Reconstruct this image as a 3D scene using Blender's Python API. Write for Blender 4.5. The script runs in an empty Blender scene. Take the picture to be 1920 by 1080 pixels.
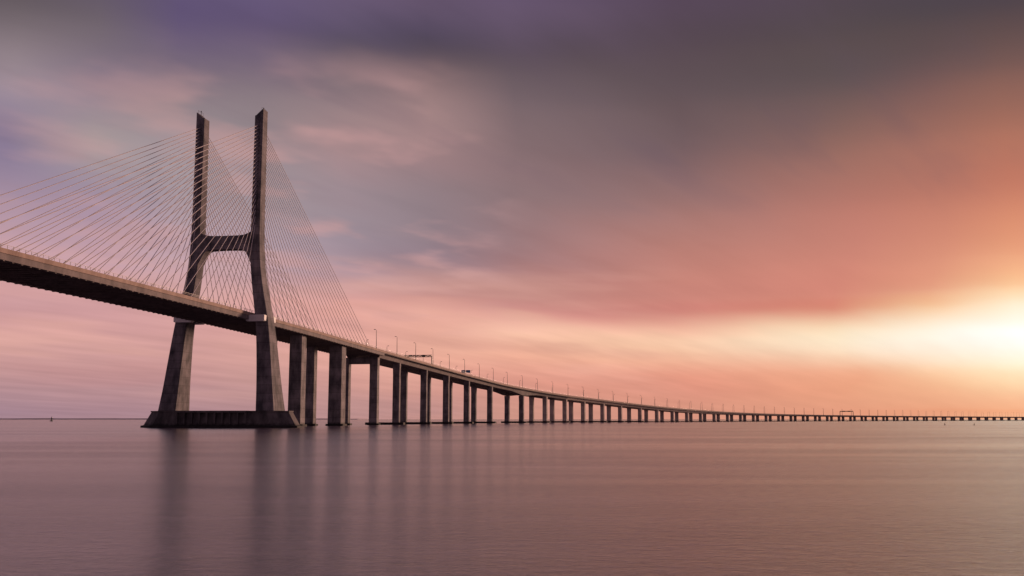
import bpy, bmesh, math, random
from mathutils import Vector, Matrix
random.seed(7)
S=bpy.context.scene
COL=S.collection
H=4.0
# ---------------------------------------------------------------- helpers
def lin(c):
    o=[]
    for v in c:
        v=v/255.0
        o.append(v/12.92 if v<=0.04045 else ((v+0.055)/1.055)**2.4)
    return (o[0],o[1],o[2],1.0)
def link(o,parent=None):
    COL.objects.link(o)
    if parent is not None: o.parent=parent
    return o
def obj(name,me,mat=None,parent=None):
    if mat is not None and not me.materials: me.materials.append(mat)
    return link(bpy.data.objects.new(name,me),parent)
def empty(name,loc=(0,0,0),parent=None):
    e=bpy.data.objects.new(name,None); e.empty_display_size=2; e.location=loc
    return link(e,parent)
def mesh_from(name,V,F):
    me=bpy.data.meshes.new(name); me.from_pydata([tuple(v) for v in V],[],F); me.update()
    bm=bmesh.new(); bm.from_mesh(me); bmesh.ops.recalc_face_normals(bm,faces=bm.faces); bm.to_mesh(me); bm.free()
    return me
class MB:
    def __init__(s): s.V=[];s.F=[]
    def loft(s,rings,closed=True,caps=True):
        n=len(rings[0]); b=len(s.V)
        for r in rings: s.V+= [tuple(p) for p in r]
        for i in range(len(rings)-1):
            for j in range(n if closed else n-1):
                a=b+i*n+j; c=b+i*n+(j+1)%n
                s.F.append((a,c,c+n,a+n))
        if caps and closed:
            s.F.append(tuple(b+j for j in range(n))[::-1]); e=b+(len(rings)-1)*n
            s.F.append(tuple(e+j for j in range(n)))
    def box(s,c,ax,ay,az,sx,sy,sz):
        c=Vector(c); pts=[]
        for k in (-1,1):
            pts.append([c+ax*(sx/2*i)+ay*(sy/2*j)+az*(sz/2*k) for i,j in ((-1,-1),(1,-1),(1,1),(-1,1))])
        s.loft(pts)
    def tube(s,p,q,r0,r1=None,n=6):
        p=Vector(p);q=Vector(q); r1=r0 if r1 is None else r1
        d=(q-p).normalized(); u=d.orthogonal().normalized(); w=d.cross(u)
        R=[]
        for P,r in ((p,r0),(q,r1)):
            R.append([P+u*(r*math.cos(2*math.pi*k/n))+w*(r*math.sin(2*math.pi*k/n)) for k in range(n)])
        s.loft(R)
    def mesh(s,name): return mesh_from(name,s.V,s.F)
UP=Vector((0,0,1))
# ---------------------------------------------------------------- materials
def nt(m): 
    m.use_nodes=True; t=m.node_tree; t.nodes.clear(); return t
def concrete(name,c1,c2,lift=4.0,bump=0.25,rough=0.85,joint=0.6):
    m=bpy.data.materials.new(name); t=nt(m); N=t.nodes; L=t.links
    out=N.new('ShaderNodeOutputMaterial'); b=N.new('ShaderNodeBsdfPrincipled'); L.new(b.outputs[0],out.inputs[0])
    b.inputs['Roughness'].default_value=rough
    g=N.new('ShaderNodeNewGeometry')
    mp=N.new('ShaderNodeMapping'); L.new(g.outputs['Position'],mp.inputs[0]); mp.inputs['Scale'].default_value=(0.4,0.4,0.10)
    n1=N.new('ShaderNodeTexNoise'); n1.inputs['Scale'].default_value=1.0; n1.inputs['Detail'].default_value=6; n1.inputs['Roughness'].default_value=0.65; L.new(mp.outputs[0],n1.inputs[0])
    n2=N.new('ShaderNodeTexNoise'); n2.inputs['Scale'].default_value=0.16; n2.inputs['Detail'].default_value=8; L.new(g.outputs['Position'],n2.inputs[0])
    ad=N.new('ShaderNodeMath'); ad.operation='ADD'; L.new(n1.outputs[0],ad.inputs[0]); L.new(n2.outputs[0],ad.inputs[1])
    mr=N.new('ShaderNodeMapRange'); mr.inputs[1].default_value=0.78; mr.inputs[2].default_value=1.22; L.new(ad.outputs[0],mr.inputs[0])
    mx=N.new('ShaderNodeMix'); mx.data_type='RGBA'; mx.inputs[6].default_value=(*c1,1); mx.inputs[7].default_value=(*c2,1); L.new(mr.outputs[0],mx.inputs[0])
    sp=N.new('ShaderNodeSeparateXYZ'); L.new(g.outputs['Position'],sp.inputs[0])
    md=N.new('ShaderNodeMath'); md.operation='PINGPONG'; md.inputs[1].default_value=lift/2; L.new(sp.outputs[2],md.inputs[0])
    jr=N.new('ShaderNodeMapRange'); jr.inputs[1].default_value=0.0; jr.inputs[2].default_value=0.25; jr.inputs[3].default_value=joint; jr.inputs[4].default_value=1.0; L.new(md.outputs[0],jr.inputs[0])
    fl=N.new('ShaderNodeMath'); fl.operation='MULTIPLY'; fl.inputs[1].default_value=1.0/lift; L.new(sp.outputs[2],fl.inputs[0])
    f2=N.new('ShaderNodeMath'); f2.operation='FLOOR'; L.new(fl.outputs[0],f2.inputs[0])
    wn=N.new('ShaderNodeTexWhiteNoise'); wn.noise_dimensions='1D'; L.new(f2.outputs[0],wn.inputs['W'])
    wr=N.new('ShaderNodeMapRange'); wr.inputs[3].default_value=0.87 if joint<1 else 1.0; wr.inputs[4].default_value=1.1 if joint<1 else 1.0; L.new(wn.outputs[0],wr.inputs[0])
    nz=N.new('ShaderNodeTexNoise'); nz.inputs['Scale'].default_value=0.8; L.new(g.outputs['Position'],nz.inputs[0])
    za=N.new('ShaderNodeMath'); za.operation='MULTIPLY_ADD'; za.inputs[1].default_value=-2.2; L.new(nz.outputs[0],za.inputs[0]); L.new(sp.outputs[2],za.inputs[2])
    tr=N.new('ShaderNodeMapRange'); tr.inputs[1].default_value=0.0; tr.inputs[2].default_value=1.4; tr.inputs[3].default_value=0.18; tr.inputs[4].default_value=1.0; L.new(za.outputs[0],tr.inputs[0])
    mu=N.new('ShaderNodeMath'); mu.operation='MULTIPLY'; L.new(jr.outputs[0],mu.inputs[0]); L.new(tr.outputs[0],mu.inputs[1])
    mu2=N.new('ShaderNodeMath'); mu2.operation='MULTIPLY'; L.new(mu.outputs[0],mu2.inputs[0]); L.new(wr.outputs[0],mu2.inputs[1])
    vm=N.new('ShaderNodeMix'); vm.data_type='RGBA'; vm.blend_type='MULTIPLY'; vm.inputs[0].default_value=1
    L.new(mx.outputs[2],vm.inputs[6]); L.new(mu2.outputs[0],vm.inputs[7]); L.new(vm.outputs[2],b.inputs['Base Color'])
    bp=N.new('ShaderNodeBump'); bp.inputs['Strength'].default_value=bump; bp.inputs['Distance'].default_value=0.3; L.new(ad.outputs[0],bp.inputs['Height']); L.new(bp.outputs[0],b.inputs['Normal'])
    return m
def plain(name,c,rough=0.5,metal=0.0,var=0.25,scale=1.5):
    m=bpy.data.materials.new(name); t=nt(m); N=t.nodes; L=t.links
    out=N.new('ShaderNodeOutputMaterial'); b=N.new('ShaderNodeBsdfPrincipled'); L.new(b.outputs[0],out.inputs[0])
    b.inputs['Roughness'].default_value=rough; b.inputs['Metallic'].default_value=metal
    g=N.new('ShaderNodeNewGeometry'); n=N.new('ShaderNodeTexNoise'); n.inputs['Scale'].default_value=scale; n.inputs['Detail'].default_value=4; L.new(g.outputs['Position'],n.inputs[0])
    mx=N.new('ShaderNodeMix'); mx.data_type='RGBA'; mx.inputs[6].default_value=(*[v*(1-var) for v in c],1); mx.inputs[7].default_value=(*[min(1,v*(1+var)) for v in c],1)
    L.new(n.outputs[0],mx.inputs[0]); L.new(mx.outputs[2],b.inputs['Base Color']); return m
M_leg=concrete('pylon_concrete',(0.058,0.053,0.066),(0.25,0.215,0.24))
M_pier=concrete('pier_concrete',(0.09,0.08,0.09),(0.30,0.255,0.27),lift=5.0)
M_pierf=concrete('hazed_pier_concrete',(0.50,0.40,0.36),(0.68,0.55,0.49),lift=5.0,joint=0.9)  # far piers: distance haze painted in as a paler, warmer concrete colour
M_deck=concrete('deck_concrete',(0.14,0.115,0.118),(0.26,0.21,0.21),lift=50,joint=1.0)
M_deckf=concrete('hazed_deck_concrete',(0.48,0.38,0.34),(0.62,0.50,0.44),lift=50,joint=1.0)  # far slab and girders: lightened base colour stands in for aerial haze
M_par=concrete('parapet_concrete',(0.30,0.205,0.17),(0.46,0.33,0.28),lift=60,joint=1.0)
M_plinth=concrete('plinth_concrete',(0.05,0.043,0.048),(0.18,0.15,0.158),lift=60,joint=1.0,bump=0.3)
M_white=plain('pale_bearing_casing',(0.80,0.76,0.76),0.6,0,0.1)
M_cable=plain('cable_sheath',(0.68,0.59,0.62),0.6,0.0,0.05)
M_rail=plain('painted_railing_steel',(0.10,0.08,0.085),0.5,0.3)
M_pole=plain('galvanised_pole_steel',(0.14,0.12,0.12),0.45,0.4)
M_road=plain('asphalt',(0.05,0.048,0.048),0.9)
M_blue=plain('blue_sign_sheet',(0.10,0.24,0.42),0.4,0,0.1)
M_back=plain('grey_sign_back',(0.05,0.045,0.05),0.7)
M_wsign=plain('white_sign_sheet',(0.75,0.75,0.75),0.4,0,0.05)
M_buoy=plain('dark_green_buoy_paint',(0.03,0.05,0.04),0.5)
M_red=plain('dull_red_buoy_paint',(0.16,0.03,0.025),0.5)

# ---------------------------------------------------------------- path of the bridge (eastern edge, world metres)
CP=[(-178,153,55.8),(-153.2,307,55.2),(-138.2,400,54.9),(-123.1,493,54.3),(-107.5,585,52.9),(-93.2,669,51.2),(-66.8,809.5,48.0),(-29.8,968.7,42.7),(0,1071.5,38.6),
    (55.9,1211,33.2),(132.7,1361.5,27.7),(226.2,1521.4,21.4),(343.3,1716.6,16.8),(483,1922,14.0),(644,2128.6,12.6),(932,2456,11.6),
    (1507,3061,11.0),(2600,4200,11.0)]
CP=[Vector(c) for c in CP]
def catmull(P):
    out=[]
    for i in range(len(P)-1):
        p1=P[i];p2=P[i+1]
        p0=P[i-1] if i>0 else p1*2-p2
        p3=P[i+2] if i+2<len(P) else p2*2-p1
        t0=0;t1=t0+(p1-p0).length**0.5;t2=t1+(p2-p1).length**0.5;t3=t2+(p3-p2).length**0.5
        n=max(4,int((p2-p1).length/6))
        for k in range(n):
            t=t1+(t2-t1)*k/n
            A1=p0*((t1-t)/(t1-t0))+p1*((t-t0)/(t1-t0)); A2=p1*((t2-t)/(t2-t1))+p2*((t-t1)/(t2-t1)); A3=p2*((t3-t)/(t3-t2))+p3*((t-t2)/(t3-t2))
            B1=A1*((t2-t)/(t2-t0))+A2*((t-t0)/(t2-t0)); B2=A2*((t3-t)/(t3-t1))+A3*((t-t1)/(t3-t1))
            out.append(B1*((t2-t)/(t2-t1))+B2*((t-t1)/(t2-t1)))
    out.append(P[-1].copy()); return out
E=catmull(CP)
W=15.5
C=[];ARC=[0.0]
for i,p in enumerate(E):
    d=(E[min(i+1,len(E)-1)]-E[max(i-1,0)]); d.z=0; d.normalize()
    r=Vector((d.y,-d.x,0)); C.append(p-r*W)
for i in range(1,len(C)): ARC.append(ARC[-1]+(C[i]-C[i-1]).length)
import bisect
def at(s):
    s=max(0,min(ARC[-1]-0.01,s)); i=max(0,bisect.bisect_right(ARC,s)-1); i=min(i,len(C)-2)
    f=(s-ARC[i])/(ARC[i+1]-ARC[i]); p=C[i].lerp(C[i+1],f)
    a=C[max(i-1,0)];b=C[min(i+2,len(C)-1)]; d=b-a; d.z=0; d.normalize()
    return p,d,Vector((d.y,-d.x,0))
def s_of_y(y):   # arc position where the eastern edge has northing y
    for i in range(len(E)-1):
        if E[i].y<=y<E[i+1].y:
            f=(y-E[i].y)/(E[i+1].y-E[i].y); return ARC[i]+f*(ARC[i+1]-ARC[i])
    return ARC[-1]
def P3(s,t,z):   # t: across (+ = east), z: height relative to parapet top
    p,d,r=at(s); q=p+r*t; q.z=p.z+z; return q

BR=empty('cable_stayed_bridge',(at(s_of_y(493))[0].x,at(s_of_y(493))[0].y,0))
BR['label']='long concrete cable-stayed bridge with H-shaped pylon curving over calm water'
BR['category']='bridge'
BASE=BR.location.copy(); INV=Matrix.Translation(-BASE)
def part(name,me,mat,parent=None):
    me.transform(INV) ; o=obj(name,me,mat,BR if parent is None else parent); return o

s0=5; sP=s_of_y(493); sC=s_of_y(705)
# ---- decks
def strip(prof,sa,sb,step,f=None):
    mb=MB(); n=max(1,int((sb-sa)/step)); R=[]
    for i in range(n+1):
        s=sa+(sb-sa)*i/n
        R.append([P3(s,t,z+(f(s,t,z) if f else 0)) for t,z in prof])
    mb.loft(R); return mb
prof=[(15.2,-1.0),(15.2,-3.5),(13.6,-3.5),(13.3,-1.7),(-13.3,-1.7),(-13.6,-3.5),(-15.2,-3.5),(-15.2,-1.0)]
mb=strip(prof,s0,sC,8)
s=s0+2
while s<sC-2:
    p,d,r=at(s); mb.box(P3(s,0,-2.65),r,d,UP,26.4,0.5,1.88)
    mb.box(P3(s,14.45,-3.6),r,d,UP,1.0,0.9,0.35); mb.box(P3(s,-14.45,-3.6),r,d,UP,1.0,0.9,0.35)
    s+=4.42
part('main_deck',mb.mesh('main_deck'),M_deck)
# viaduct: twin box girders under one slab
sI=s_of_y(1118)
s_of_y_1600=s_of_y(1600)
def gd(s):
    k=min(1,max(0,(s-s_of_y_1600)/500.0)); return 1.4*k
def haunch(s,t,z):
    if z>-3: return 0
    h=gd(s)
    for c in (sI,):
        x=abs(s-c)/48.0
        if x<1: h-=3.2*(1-x)**1.6
    return h
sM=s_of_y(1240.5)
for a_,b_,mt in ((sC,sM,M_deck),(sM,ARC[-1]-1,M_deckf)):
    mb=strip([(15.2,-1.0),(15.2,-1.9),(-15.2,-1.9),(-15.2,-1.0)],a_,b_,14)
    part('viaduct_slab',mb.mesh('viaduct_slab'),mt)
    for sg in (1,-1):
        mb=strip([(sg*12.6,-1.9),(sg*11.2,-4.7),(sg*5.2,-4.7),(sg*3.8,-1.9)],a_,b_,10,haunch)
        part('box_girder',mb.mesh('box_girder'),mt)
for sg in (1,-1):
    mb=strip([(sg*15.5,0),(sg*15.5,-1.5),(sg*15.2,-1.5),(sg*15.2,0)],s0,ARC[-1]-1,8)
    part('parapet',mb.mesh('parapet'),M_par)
mb=strip([(14.2,-0.95),(14.2,-1.02),(-14.2,-1.02),(-14.2,-0.95)],s0,ARC[-1]-1,12)
o=part('road_surface',mb.mesh('road_surface'),M_road)
mb=MB()
for t in (12.6,1.3,-1.3,-12.6):
    m2=strip([(t+0.09,-0.945),(t-0.09,-0.945),(t-0.09,-0.948),(t+0.09,-0.948)],s0,s_of_y(1700),12); b=len(mb.V); mb.V+=m2.V; mb.F+=[tuple(v+b for v in f) for f in m2.F]
part('lane_marking',mb.mesh('lane_marking'),M_wsign)
mb=strip([(0.3,-0.95),(0.1,-0.1),(-0.1,-0.1),(-0.3,-0.95)],s0,s_of_y(3000),12)
part('median_barrier',mb.mesh('median_barrier'),M_par)
for sg in (1,-1):
    mb=MB(); end=s_of_y(1700); n=int((end-s0)/3.0)
    for i in range(n):
        s=s0+i*3.0; a=P3(s,sg*15.3,0); bq=P3(s+3.0,sg*15.3,0)
        mb.tube(a,a+UP*1.15,0.08,n=4)
        mb.tube(a+UP*1.15,bq+UP*1.15,0.07,n=4); mb.tube(a+UP*0.6,bq+UP*0.6,0.04,n=4)
    part('railing',mb.mesh('railing'),M_rail)

# ---------------------------------------------------------------- pylon
pc,pd,pr=at(sP); 
PY=empty('pylon',(0,0,0),BR)
TB=[(0,25.3,9.4,16.5),(8,24.5,8.9,15),(18,23.6,8.0,13),(30.7,22.5,7.2,11.2),(42,21.4,6.6,9.8),(51,20.3,6.2,9),(60,18.7,5.7,8.3),(68,17.3,5.3,7.8),(78,16.0,4.9,7.4),(88,15.45,4.7,7.0),(100,15.3,4.4,6.8),(125,15.3,4.3,6.5),(150,15.3,4.25,6.2),(155,15.3,4.25,6.2)]
def tab(z):
    for i in range(len(TB)-1):
        if TB[i][0]<=z<=TB[i+1][0]:
            p1=TB[i];p2=TB[i+1];p0=TB[max(i-1,0)];p3=TB[min(i+2,len(TB)-1)]
            f=(z-p1[0])/(p2[0]-p1[0]); o=[]
            for k in (1,2,3):
                m1=(p2[k]-p0[k])/(p2[0]-p0[0])*(p2[0]-p1[0]); m2=(p3[k]-p1[k])/(p3[0]-p1[0])*(p2[0]-p1[0])
                o.append((2*f**3-3*f*f+1)*p1[k]+(f**3-2*f*f+f)*m1+(-2*f**3+3*f*f)*p2[k]+(f**3-f*f)*m2)
            return o
    return TB[-1][1:]
def W3(t,l,z): 
    q=pc+pr*t+pd*l; q.z=z; return q
for sg in (1,-1):
    mb=MB();R=[]; zs=[i*2.5 for i in range(0,61)]+[151.5]
    for z in zs+['top']:
        top=(z=='top'); c,a,b=tab(150 if top else z); c*=sg; ch=min(0.55,a*0.1)
        pts=[(a/2,-b/2+ch),(a/2,b/2-ch),(a/2-ch,b/2),(-a/2+ch,b/2),(-a/2,b/2-ch),(-a/2,-b/2+ch),(-a/2+ch,-b/2),(a/2-ch,-b/2)]
        ring=[]
        for x,y in pts:
            zz=z if not top else 152.8+ (x*sg)/(a)*3.9
            ring.append(W3(c+x,y,zz))
        R.append(ring)
    mb.loft(R)
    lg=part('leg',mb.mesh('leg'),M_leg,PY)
    for dl in (-1,1):
        mb=MB(); R=[]
        zz_=[]
        for k in range(24):
            zt=98+48.5*((k/23.0)**0.8)
            zz_+= [(zt-0.7,0.12),(zt-0.6,0.6),(zt+0.3,0.5),(zt+0.4,0.12)]
        zz_.sort()
        for zt,dp_ in zz_:
            c,a,b=tab(zt)
            R.append([W3(sg*c+x,dl*y,zt) for x,y in ((-0.65,b/2-0.3),(0.65,b/2-0.3),(0.65,b/2+dp_),(-0.65,b/2+dp_))])
        mb.loft(R)
        part('anchor_rib',mb.mesh('anchor_rib'),M_leg,PY)
    mb=MB()
    for k in (-1,1):
        mb.tube(W3(sg*16.6,k*2.6,153.8),W3(sg*16.6,k*2.6,155.6),0.06)
    mb.tube(W3(sg*16.6,-2.6,155.5),W3(sg*16.6,2.6,155.5),0.05)
    mb.tube(W3(sg*16.4,0,153.5),W3(sg*16.4,0,155.6),0.14); mb.tube(W3(sg*16.4,0,155.6),W3(sg*16.4,0,156.1),0.3,0.22)
    part('aviation_light',mb.mesh('aviation_light'),M_rail,PY)
    c=tab(52)[0]
    for k in (-1,1):
        mb=MB()
        mb.loft([[W3(sg*(c-1.8)+x,k*5.7+y,z) for x,y in ((-wx,-1.3),(wx,-1.3),(wx,1.3),(-wx,1.3))] for wx,z in ((4.1,50.0),(4.6,50.3),(4.6,52.9),(4.4,53.1))])
        part('deck_bearing',mb.mesh('deck_bearing'),M_white,PY)
mb=MB();R=[]
for i in range(41):
    t=-15.0+30.0*i/40; u=abs(t)/13.2; u=min(u,1.0)
    zt=92.2+1.9*u**5; zb=85.6-0.6*u**2-6.5*max(0,(u-0.62)/0.38)**2.2
    l=2.6+0.5*u**3
    R.append([W3(t,-l,zb),W3(t,l,zb),W3(t,l,zt),W3(t,-l,zt)])
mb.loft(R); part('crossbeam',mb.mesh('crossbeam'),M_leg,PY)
def oct_(hl,hw,cut,z): return [W3(hl,-hw+cut,z),W3(hl,hw-cut,z),W3(hl-cut*1.1,hw,z),W3(-hl+cut*1.1,hw,z),W3(-hl,hw-cut,z),W3(-hl,-hw+cut,z),W3(-hl+cut*1.1,-hw,z),W3(hl-cut*1.1,-hw,z)]
mb=MB(); mb.loft([oct_(39.4,11.7,8,-3),oct_(39.4,11.7,8,0.9),oct_(38.2,11.0,8,1.2),oct_(34.6,10.0,7.4,7.3),oct_(34.9,10.3,7.4,7.35),oct_(34.9,10.3,7.4,7.9)])
for i in range(10):
    t=-17+34/9*i
    for k in (-1,1):
        mb.box(W3(t,k*10.9,4.2),pr,pd,UP,0.7,1.9,5.6)
for k in (-1,1): mb.box(W3(0,k*10.8,7.5),pr,pd,UP,36,3.0,0.9)
part('plinth',mb.mesh('plinth'),M_plinth,PY)

# ---------------------------------------------------------------- cables
NC=24
for sg in (1,-1):
    for dirn in (-1,1):
        for i in range(NC):
            f=i/(NC-1.0)
            dist=(16+192*f) if dirn<0 else (15+171*f)
            zt=98+48.5*(f**0.8)
            s=sP+dirn*dist
            q=P3(s,sg*14.9,-0.6)
            c=tab(zt)[0]; p=W3(sg*c,dirn*3.0,zt)
            mb=MB(); mb.tube(p,q,0.145,n=8)
            dv=(p-q).normalized(); mb.tube(q-dv*0.5,q+dv*3.2,0.24,0.2,n=6)
            part('stay_cable',mb.mesh('stay_cable'),M_cable)
# ---------------------------------------------------------------- piers
YS=[566.5,631.5,705,756.5,826,888,950,1024,1118,1185,1240.5,1291,1345,1395.5,1453]
ss=[s_of_y(y) for y in YS]
def column(mb,s,t,a,b,ztop,flare=True):
    p,d,r=at(s); ce=p+r*t
    def ring(a,b,z,ch=0.5):
        o=[]
        for x,y in [(a/2,-b/2+ch),(a/2,b/2-ch),(a/2-ch,b/2),(-a/2+ch,b/2),(-a/2,b/2-ch),(-a/2,-b/2+ch),(-a/2+ch,-b/2),(a/2-ch,-b/2)]:
            q=ce+r*x+d*y; q.z=z; o.append(q)
        return o
    R=[ring(a*1.04,b*1.04,-3),ring(a*1.02,b*1.02,ztop*0.4)]
    if flare: R+=[ring(a,b,ztop*0.8),ring(a*1.1,b,ztop-1.0),ring(a*1.1,b,ztop)]
    else: R+=[ring(a,b,ztop)]
    mb.loft(R)
def cap(mb,s,t,sx,sy,z):
    p,d,r=at(s); ce=p+r*t; ce.z=0
    R=[]
    for zz,k in ((-3,1.0),(z-0.3,1.0),(z,0.97)):
        o=[]; c=2.0
        for x,y in [(sx/2,-sy/2+c),(sx/2,sy/2-c),(sx/2-c,sy/2),(-sx/2+c,sy/2),(-sx/2,sy/2-c),(-sx/2,-sy/2+c),(-sx/2+c,-sy/2),(sx/2-c,-sy/2)]:
            q=ce+r*x*k+d*y*k; q.z=zz; o.append(q)
        R.append(o)
    mb.loft(R)
for i,s in enumerate(ss):
    pe=empty('pier',(0,0,0),BR)
    p,d,r=at(s)
    if i<2: a,b,dep=6.3,7.2,3.55
    elif i==2: a,b,dep=5.4,5.5,4.7
    else: a,b,dep=4.9,4.0,4.72
    if i==8: dep=7.8
    for sg in (1,-1):
        tt=sg*8.3; aa,bb=a,b
        if i==0 and sg>0: aa,bb=7.0,7.8
        if i==1: aa,bb=(8.0,8.8) if sg>0 else (5.2,6.0)
        if i==2 and sg<0: tt=-12.0
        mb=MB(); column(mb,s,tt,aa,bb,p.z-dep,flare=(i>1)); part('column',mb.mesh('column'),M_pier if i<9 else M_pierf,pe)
        if i<3:
            mb=MB(); cap(mb,s,tt,aa+3.0,bb+3.0,1.2); part('pile_cap',mb.mesh('pile_cap'),M_plinth,pe)
    if i>=3:
        mb=MB(); cap(mb,s,0,29,9,1.7); part('pile_cap',mb.mesh('pile_cap'),M_plinth,pe)
    if i==2:
        mb=MB(); q=P3(s,-1.8,-6.8); mb.box(q,r,d,UP,20.2-a-0.01,4.2,4.4); part('crosshead',mb.mesh('crosshead'),M_pier,pe)
far=[]; s=ss[-1]+60
while s<ARC[-1]-60: far.append(s); s+=60
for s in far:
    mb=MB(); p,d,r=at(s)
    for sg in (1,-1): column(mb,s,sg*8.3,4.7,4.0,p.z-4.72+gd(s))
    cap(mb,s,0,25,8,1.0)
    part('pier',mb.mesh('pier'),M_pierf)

# ---------------------------------------------------------------- street lamps
mb=MB()
mb.tube((0,0,0),(0,0,1.0),0.28,0.25,8); mb.tube((0,0,1.0),(0.0,0,12.9),0.23,0.14,8)
prev=Vector((0,0,12.9))
for k in range(1,5):
    a=k/4*math.radians(70); q=Vector((-1.0*(1-math.cos(a)),0,12.9+0.9*math.sin(a))); mb.tube(prev,q,0.12,0.10,6); prev=q
R=[]
for x,w,h in ((0.1,0.12,0.1),(-0.15,0.24,0.17),(-0.8,0.26,0.18),(-1.1,0.12,0.08)):
    R.append([prev+Vector((x,-w,-h)),prev+Vector((x,w,-h)),prev+Vector((x,w*0.7,h)),prev+Vector((x,-w*0.7,h))])
mb.loft(R)
lme=mb.mesh('street_lamp'); lme.materials.append(M_pole)
def lamp(s,sg):
    p=P3(s,sg*14.85,-0.95); _,d,r=at(s)
    o=bpy.data.objects.new('street_lamp',lme); o.location=p
    ang=math.atan2(r.y,r.x)+(0 if sg>0 else math.pi); o.rotation_euler=(random.uniform(-.01,.01),random.uniform(-.025,.005),ang+random.uniform(-.05,.05))
    COL.objects.link(o); o['label']='slim grey street lamp on the bridge deck edge'; o['category']='street lamp'; o['group']='street lamps along the bridge deck'
s=s_of_y(688); e=s_of_y(3400)
while s<e:
    lamp(s,1); lamp(s+68,-1); s+=48

# ---------------------------------------------------------------- sign gantries
def gantry(s,ta=-14.7,tb=14.7,h=7.0,label='dark steel portal sign gantry spanning the bridge road',panels=((8,2.6,1.9),(-3,2.6,1.9)),matp=M_back,k_=1.0):
    p,d,r=at(s); base=P3(s,0,-0.95)
    g=empty('sign_gantry',base); g['label']=label; g['category']='sign gantry'; g['group']='sign gantries over the bridge road'
    inv=Matrix.Translation(-base)
    for tt in (ta,tb):
        m=MB(); q=base+r*tt; m.box(q+UP*(h/2+0.2),r,d,UP,0.6*k_,0.6*k_,h+0.4); m.box(q+UP*0.15,r,d,UP,1.1,1.1,0.3)
        me=m.mesh('post'); me.transform(inv); obj('post',me,M_rail,g)
    m=MB()
    for dz in (0,1.3):
        for dl in (-0.55,0.55):
            m.tube(base+r*ta+UP*(h+dz)+d*dl,base+r*tb+UP*(h+dz)+d*dl,0.2*k_,n=6)
    n=14
    for k in range(n):
        x0=ta+(tb-ta)*k/n; x1=ta+(tb-ta)*(k+1)/n
        for dl in (-0.55,0.55):
            m.tube(base+r*x0+UP*(h+(1.3 if k%2 else 0))+d*dl,base+r*x1+UP*(h+(0 if k%2 else 1.3))+d*dl,0.12*k_,n=5)
    me=m.mesh('truss_beam'); me.transform(inv); obj('truss_beam',me,M_rail,g)
    for (t,w,hh) in panels:
        m=MB(); m.box(base+r*t+UP*(h+0.65)-d*0.95,r,d,UP,w,0.12,hh)
        me=m.mesh('sign_panel'); me.transform(inv); obj('sign_panel',me,matp,g)
gantry(s_of_y(826),ta=-8.5,k_=1.25)
gantry(s_of_y(2235),h=9,label='distant dark portal sign gantry over the bridge road',panels=((6,6,2.2),(-6,6,2.2)),k_=1.6)
s=s_of_y(938); p,d,r=at(s); base=P3(s,11.0,-0.95)
g=empty('road_sign',base); g['label']='pair of blue and white road sign panels on posts'; g['category']='road sign'
inv=Matrix.Translation(-base)
for t in (-3.5,0,3.5):
    m=MB(); m.tube(base+r*t,base+r*t+UP*5.3,0.1,n=8); me=m.mesh('post'); me.transform(inv); obj('post',me,M_pole,g)
for t,w in ((-2.2,3.9),(2.3,4.2)):
    m=MB(); m.box(base+r*t+UP*4.1-d*0.18,r,d,UP,w,0.1,2.6); me=m.mesh('sign_border'); me.transform(inv); o=obj('sign_border',me,M_wsign,g)
    m=MB(); m.box(base+r*t+UP*4.1-d*0.26,r,d,UP,w-0.35,0.05,2.25); me=m.mesh('sign_panel'); me.transform(inv); o=obj('sign_panel',me,M_blue,g)

# ---------------------------------------------------------------- channel markers
def buoy(x,y,h,mat,label):
    m=MB()
    prof=[(-0.6,0.30),(0.0,0.34),(0.14,0.34),(0.17,0.10),(0.62,0.05),(0.64,0.14),(0.78,0.15),(0.80,0.04),(0.86,0.02),(0.87,0.10),(1.0,0.01)]
    R=[]
    for zz,r_ in prof: R.append([Vector((r_*h*math.cos(a*math.pi/6),r_*h*math.sin(a*math.pi/6),zz*h)) for a in range(12)])
    m.loft(R)
    for k in range(4):
        a=k*math.pi/2; m.tube((0.28*h*math.cos(a),0.28*h*math.sin(a),0.14*h),(0.06*h*math.cos(a),0.06*h*math.sin(a),0.62*h),0.02*h,n=5)
    o=obj('channel_buoy',m.mesh('channel_buoy'),mat); o.location=(x,y,0); o.rotation_euler=(0.03,0.04,0)
    o['label']=label; o['category']='buoy'; o['group']='navigation buoys on the water'
buoy(-863,1950,9.0,M_buoy,'dark navigation buoy with topmark floating far out')
buoy(296,712,1.6,M_red,'small dark buoy floating near the low viaduct')
buoy(313,705,1.6,M_red,'small dark buoy floating near the low viaduct')

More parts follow.
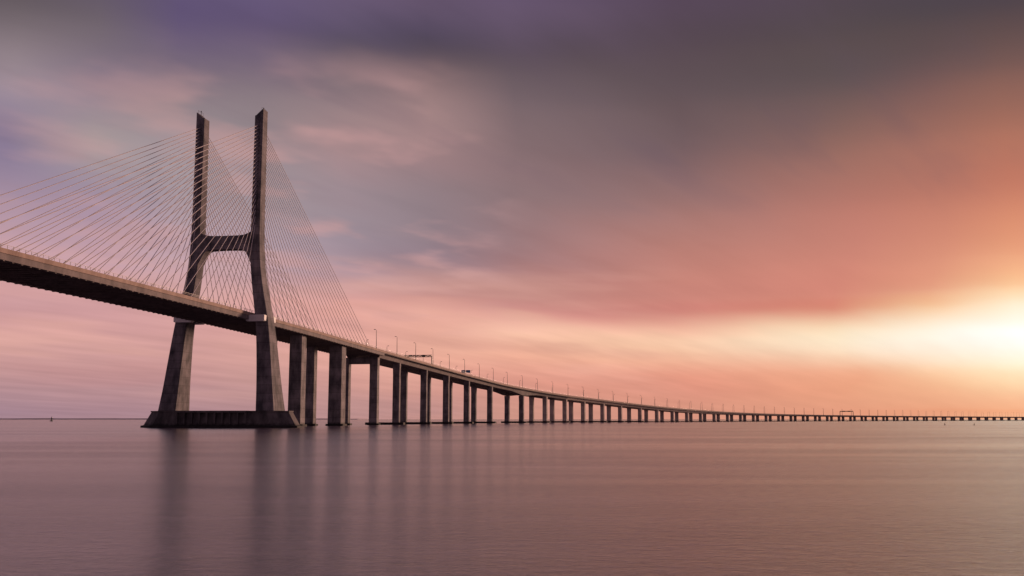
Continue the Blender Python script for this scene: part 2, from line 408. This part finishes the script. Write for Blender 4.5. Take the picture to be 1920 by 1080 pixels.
# ---------------------------------------------------------------- water
def water():
    m=bpy.data.materials.new('estuary_water'); t=nt(m); N=t.nodes; L=t.links
    out=N.new('ShaderNodeOutputMaterial'); b=N.new('ShaderNodeBsdfPrincipled'); L.new(b.outputs[0],out.inputs[0])
    b.inputs['IOR'].default_value=1.55
    b.inputs['Anisotropic'].default_value=0.7
    tv=N.new('ShaderNodeCombineXYZ'); tv.inputs[0].default_value=-0.08; tv.inputs[1].default_value=1.0; L.new(tv.outputs[0],b.inputs['Tangent'])
    g=N.new('ShaderNodeNewGeometry')
    def nz(scale,rot,det,rough,dist=0.0):
        mp=N.new('ShaderNodeMapping'); mp.inputs['Scale'].default_value=(scale[0],scale[1],1); mp.inputs['Rotation'].default_value=(0,0,rot); L.new(g.outputs['Position'],mp.inputs[0])
        n=N.new('ShaderNodeTexNoise'); n.inputs['Scale'].default_value=1; n.inputs['Detail'].default_value=det; n.inputs['Roughness'].default_value=rough; n.inputs['Distortion'].default_value=dist; L.new(mp.outputs[0],n.inputs[0]); return n.outputs[0]
    def mr(v,a,b_,c,d):
        n=N.new('ShaderNodeMapRange'); n.inputs[1].default_value=a; n.inputs[2].default_value=b_; n.inputs[3].default_value=c; n.inputs[4].default_value=d; L.new(v,n.inputs[0]); return n.outputs[0]
    def mth(op,a,b_):
        n=N.new('ShaderNodeMath'); n.operation=op
        for i,v in enumerate((a,b_)):
            if isinstance(v,(int,float)): n.inputs[i].default_value=v
            else: L.new(v,n.inputs[i])
        return n.outputs[0]
    big=nz((0.006,0.035),0.06,6,0.65,0.6)
    lines=nz((0.0035,0.09),-0.03,5,0.7,0.4)
    rip=nz((1.0,1.7),0.5,6,0.7)
    rip2=nz((3.0,5.0),0.35,4,0.7)
    L.new(mth('ADD',mr(big,0.35,0.68,0.13,0.185),mr(rip,0.35,0.65,-0.02,0.02)),b.inputs['Roughness'])
    f=mth('ADD',mth('MULTIPLY',mr(lines,0.50,0.72,0,1),0.7),mth('MULTIPLY',mr(rip,0.38,0.64,0,1),0.45))
    f=mth('ADD',f,mth('MULTIPLY',mr(rip2,0.38,0.64,0,1),0.4))
    mx=N.new('ShaderNodeMix'); mx.data_type='RGBA'; mx.inputs[6].default_value=(0.05,0.043,0.065,1); mx.inputs[7].default_value=(0.34,0.265,0.32,1); L.new(f,mx.inputs[0]); L.new(mx.outputs[2],b.inputs['Base Color'])
    bp=N.new('ShaderNodeBump'); bp.inputs['Strength'].default_value=1.0; bp.inputs['Distance'].default_value=0.055; L.new(mth('ADD',rip,mth('MULTIPLY',rip2,0.35)),bp.inputs['Height']); L.new(bp.outputs[0],b.inputs['Normal'])
    return m
me=mesh_from('water',[(-30000,-300,0),(30000,-300,0),(30000,40000,0),(-30000,40000,0)],[(0,1,2,3)])
o=obj('water',me,water()); o['kind']='structure'
m=MB(); R=[]
random.seed(3)
for i in range(81):
    x=-9000+i*90*1.0; h=6+7*abs(math.sin(i*0.37)+0.5*math.sin(i*1.1))+random.uniform(0,3)
    if x>-2200: h*=0.6
    R.append([Vector((x,12000,-1)),Vector((x,13000,-1)),Vector((x,13000,h)),Vector((x,12300,h*0.9))])
m.loft(R)
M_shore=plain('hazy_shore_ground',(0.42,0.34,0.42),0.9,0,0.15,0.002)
o=obj('hills',m.mesh('hills'),M_shore); o['kind']='structure'

# ---------------------------------------------------------------- sky
Wd=bpy.data.worlds.new("World"); S.world=Wd; Wd.use_nodes=True
t=Wd.node_tree; t.nodes.clear(); N=t.nodes; L=t.links
def M(op,a,b=None,c=None,clamp=False):
    n=N.new('ShaderNodeMath'); n.operation=op; n.use_clamp=clamp
    for i,v in enumerate((a,b,c)):
        if v is None: continue
        if isinstance(v,(int,float)): n.inputs[i].default_value=v
        else: L.new(v,n.inputs[i])
    return n.outputs[0]
tc=N.new('ShaderNodeTexCoord'); sp=N.new('ShaderNodeSeparateXYZ'); L.new(tc.outputs['Generated'],sp.inputs[0])
X,Y,Z=sp.outputs
hyp=M('SQRT',M('ADD',M('MULTIPLY',X,X),M('MULTIPLY',Y,Y)))
el=M('MULTIPLY',M('ARCTAN2',Z,hyp),180/math.pi)
az=M('MULTIPLY',M('ARCTAN2',X,Y),180/math.pi)
zc=M('ADD',M('MAXIMUM',Z,0),0.10)
PX=M('DIVIDE',X,zc); PYY=M('DIVIDE',Y,zc)
a0=math.radians(36); ca,sa=math.cos(a0),math.sin(a0)
along=M('ADD',M('MULTIPLY',PX,sa),M('MULTIPLY',PYY,ca)); across=M('SUBTRACT',M('MULTIPLY',PX,ca),M('MULTIPLY',PYY,sa))
def noise(ka,kc,off,det=4,rough=0.5,dist=0.0):
    c=N.new('ShaderNodeCombineXYZ'); L.new(M('MULTIPLY',along,ka),c.inputs[0]); L.new(M('MULTIPLY',across,kc),c.inputs[1]); c.inputs[2].default_value=off
    n=N.new('ShaderNodeTexNoise'); n.inputs['Scale'].default_value=1; n.inputs['Detail'].default_value=det; n.inputs['Roughness'].default_value=rough; n.inputs['Distortion'].default_value=dist
    L.new(c.outputs[0],n.inputs[0]); return n.outputs[0]
nA=noise(0.9,1.6,3.1,2,0.4,0.2); nB=noise(3.0,3.6,27.4,3,0.45,0.0); nC=noise(1.3,5.0,17.0,3,0.5); nD=noise(0.5,0.9,31.0,1,0.4)
c=N.new('ShaderNodeCombineXYZ'); L.new(M('MULTIPLY',az,0.08),c.inputs[0]); L.new(M('MULTIPLY',M('ADD',el,M('MULTIPLY',az,0.05)),0.6),c.inputs[1]); c.inputs[2].default_value=4.4
n=N.new('ShaderNodeTexNoise'); n.inputs['Scale'].default_value=1; n.inputs['Detail'].default_value=3; n.inputs['Roughness'].default_value=0.45; L.new(c.outputs[0],n.inputs[0]); nE=n.outputs[0]
def cen(n): return M('SUBTRACT',n,0.5)
def mixc(f,a,b,bt='MIX'):
    n=N.new('ShaderNodeMix'); n.data_type='RGBA'; n.blend_type=bt; n.clamp_factor=True
    for i,v in ((0,f),(6,a),(7,b)):
        if isinstance(v,(int,float)): n.inputs[i].default_value=v
        elif isinstance(v,tuple): n.inputs[i].default_value=v
        else: L.new(v,n.inputs[i])
    return n.outputs[2]
def mrange(v,a,b,c=0.0,d=1.0,sm=True):
    n=N.new('ShaderNodeMapRange'); n.interpolation_type='SMOOTHSTEP' if sm else 'LINEAR'
    n.inputs[1].default_value=a; n.inputs[2].default_value=b; n.inputs[3].default_value=c; n.inputs[4].default_value=d; L.new(v,n.inputs[0]); return n.outputs[0]
damp=mrange(el,1.0,10.0,0.1,1.0)
side=mrange(az,0,14,1.0,0.5)
elw=M('ADD',el,M('MULTIPLY',M('ADD',M('MULTIPLY',cen(nA),2.2),M('MULTIPLY',cen(nC),1.3)),M('MULTIPLY',damp,side)))
elw=M('ADD',elw,M('MULTIPLY',cen(nE),0.6))
azw=M('ADD',az,M('MULTIPLY',cen(nD),4.0))
rows=[0,100,200,300,400,500,560,590,620,650,700,770]
elr=[7.245+math.degrees(math.atan((540-y)/1935)) for y in rows]
G={-26.2:[(86,75,88),(114,102,108),(156,139,150),(138,123,148),(160,138,158),(200,160,168),(210,160,160),(206,157,159),(206,155,156),(208,158,156),(198,151,150),(166,133,144)],
-22.3:[(92,80,102),(112,100,110),(142,126,140),(168,152,154),(162,142,160),(196,158,168),(212,162,162),(209,158,159),(208,156,156),(204,154,153),(198,150,149),(170,134,143)],
-18.2:[(98,84,116),(102,88,118),(136,121,130),(162,148,154),(170,152,160),(196,162,170),(212,166,164),(214,163,160),(214,161,158),(208,156,153),(200,151,149),(174,136,143)],
-13.8:[(100,86,118),(104,89,116),(136,120,128),(150,136,142),(165,148,156),(186,158,168),(216,164,160),(222,166,161),(220,164,157),(212,159,152),(204,154,148),(180,139,142)],
-9.3:[(104,88,116),(96,84,100),(146,124,128),(166,137,140),(156,139,148),(172,145,154),(218,162,156),(232,172,160),(230,170,158),(226,165,154),(214,157,148),(188,143,140)],
-4.7:[(98,82,106),(92,79,91),(160,130,130),(158,129,132),(146,127,134),(158,128,136),(202,148,142),(234,174,159),(241,180,160),(234,174,154),(222,160,145),(196,145,138)],
0:[(102,85,110),(94,80,92),(122,103,108),(138,113,116),(146,119,122),(166,125,126),(190,135,130),(214,153,143),(246,192,168),(242,182,156),(226,158,140),(206,148,133)],
9.3:[(88,72,90),(90,75,84),(105,87,91),(126,99,101),(164,119,114),(194,131,120),(202,133,121),(210,139,126),(242,186,160),(247,200,168),(232,158,134),(216,149,128)],
18.2:[(82,69,82),(88,75,78),(107,87,87),(150,107,98),(184,121,108),(206,134,118),(212,136,119),(220,148,125),(247,212,178),(252,228,198),(242,178,144),(228,157,127)],
22.6:[(78,67,81),(86,73,77),(116,88,87),(160,109,97),(190,122,104),(216,143,118),(226,158,128),(242,194,154),(253,232,206),(255,242,224),(250,206,168),(234,163,126)],
26.2:[(76,65,80),(87,72,76),(126,92,86),(170,112,95),(200,125,101),(230,158,120),(246,194,148),(253,228,194),(255,248,234),(255,253,248),(254,228,190),(240,172,130)],
110:[(76,68,86),(92,82,98),(110,96,110),(128,110,122),(146,122,132),(168,140,148),(176,144,150),(180,146,150),(180,146,150),(180,146,150),(176,144,150),(166,138,146)]}
pos=M('MULTIPLY',elw,1/30.0,clamp=True)
def ramp(cols):
    r=N.new('ShaderNodeValToRGB'); r.color_ramp.interpolation='CARDINAL'; L.new(pos,r.inputs[0]); e=r.color_ramp.elements
    pts=sorted([(elr[i]/30.0,lin(cols[i])) for i in range(len(cols))]+[(0.98,lin((70,60,76)))])
    e[0].position=pts[0][0]; e[0].color=pts[0][1]; e[1].position=pts[-1][0]; e[1].color=pts[-1][1]
    for p_,c_ in pts[1:-1]:
        q=e.new(p_); q.color=c_
    return r.outputs[0]
keys=sorted(G.keys()); cur=ramp(G[110])
prevk=-110
for k in keys:
    cur=mixc(mrange(azw,prevk,k,sm=False),cur,ramp(G[k])); prevk=k
lmask=M('MULTIPLY',mrange(nB,0.48,0.72),M('MULTIPLY',mrange(el,3.0,9.0),mrange(el,21.0,16.0)))
lmask=M('MULTIPLY',M('MULTIPLY',lmask,mrange(az,2,-5,0.0,0.55)),mrange(az,-26,-12,0.5,1.0))
cur=mixc(lmask,cur,lin((208,160,158)))
bar=M('MULTIPLY',mrange(nE,0.5,0.72),M('MULTIPLY',mrange(el,0.5,2.5),mrange(el,11.0,6.0,0.0,0.34)))
cur=mixc(M('MULTIPLY',bar,mrange(az,16,4)),cur,lin((240,182,164)))
bar2=M('MULTIPLY',mrange(nE,0.5,0.3),M('MULTIPLY',mrange(el,0.3,1.5),mrange(el,10.0,5.0,0.0,0.2)))
cur=mixc(M('MULTIPLY',bar2,mrange(az,16,6)),cur,lin((186,128,128)))
dm=M('MULTIPLY',M('MULTIPLY',mrange(nC,0.48,0.78),mrange(el,1.0,8.0,0.0,0.24)),mrange(el,9,14,0,1))
cur=mixc(dm,cur,lin((94,77,92)))
bv=M('ADD',1.0,M('MULTIPLY',M('MULTIPLY',cen(nC),0.3),mrange(az,22,4,0.35,1)))
cur=mixc(1.0,cur,bv,'MULTIPLY')
def dirv(a,e): a=math.radians(a);e=math.radians(e); return Vector((math.sin(a)*math.cos(e),math.cos(a)*math.cos(e),math.sin(e)))
dp=N.new('ShaderNodeVectorMath'); dp.operation='DOT_PRODUCT'; L.new(tc.outputs['Generated'],dp.inputs[0]); dp.inputs[1].default_value=dirv(29,3.6)
gl=M('MULTIPLY',M('POWER',M('MAXIMUM',dp.outputs['Value'],0.0),160),0.09)
gc=mixc(1.0,lin((255,230,208)),gl,'MULTIPLY')
cur=mixc(1.0,cur,gc,'ADD')
bg=N.new('ShaderNodeBackground'); L.new(cur,bg.inputs[0]); bg.inputs[1].default_value=1.0
SAZ=42
sky=N.new('ShaderNodeTexSky'); sky.sky_type='NISHITA'; sky.sun_disc=False; sky.sun_elevation=math.radians(5); sky.sun_rotation=math.radians(SAZ); sky.air_density=2; sky.dust_density=3
bg2=N.new('ShaderNodeBackground'); L.new(sky.outputs[0],bg2.inputs[0]); bg2.inputs[1].default_value=0.0003
ad=N.new('ShaderNodeAddShader'); L.new(bg.outputs[0],ad.inputs[0]); L.new(bg2.outputs[0],ad.inputs[1])
wo=N.new('ShaderNodeOutputWorld'); L.new(ad.outputs[0],wo.inputs[0])

# sun
sl=bpy.data.lights.new('sun','SUN'); sl.energy=3.2; sl.angle=math.radians(8); sl.color=(1.0,0.60,0.42)
so=bpy.data.objects.new('sun',sl); COL.objects.link(so); so.rotation_euler=(-dirv(SAZ,5)).to_track_quat('-Z','Y').to_euler(); so.location=(200,100,300)

# camera
cd=bpy.data.cameras.new('camera'); cd.sensor_width=36; cd.lens=36*1935/1920; cd.clip_end=100000; cd.clip_start=0.5
co=bpy.data.objects.new('camera',cd); COL.objects.link(co); co.location=(0,0,H); co.rotation_euler=(math.radians(90+7.245),0,0)
S.camera=co
S.view_settings.view_transform='Standard'; S.view_settings.look='None'; S.view_settings.exposure=0
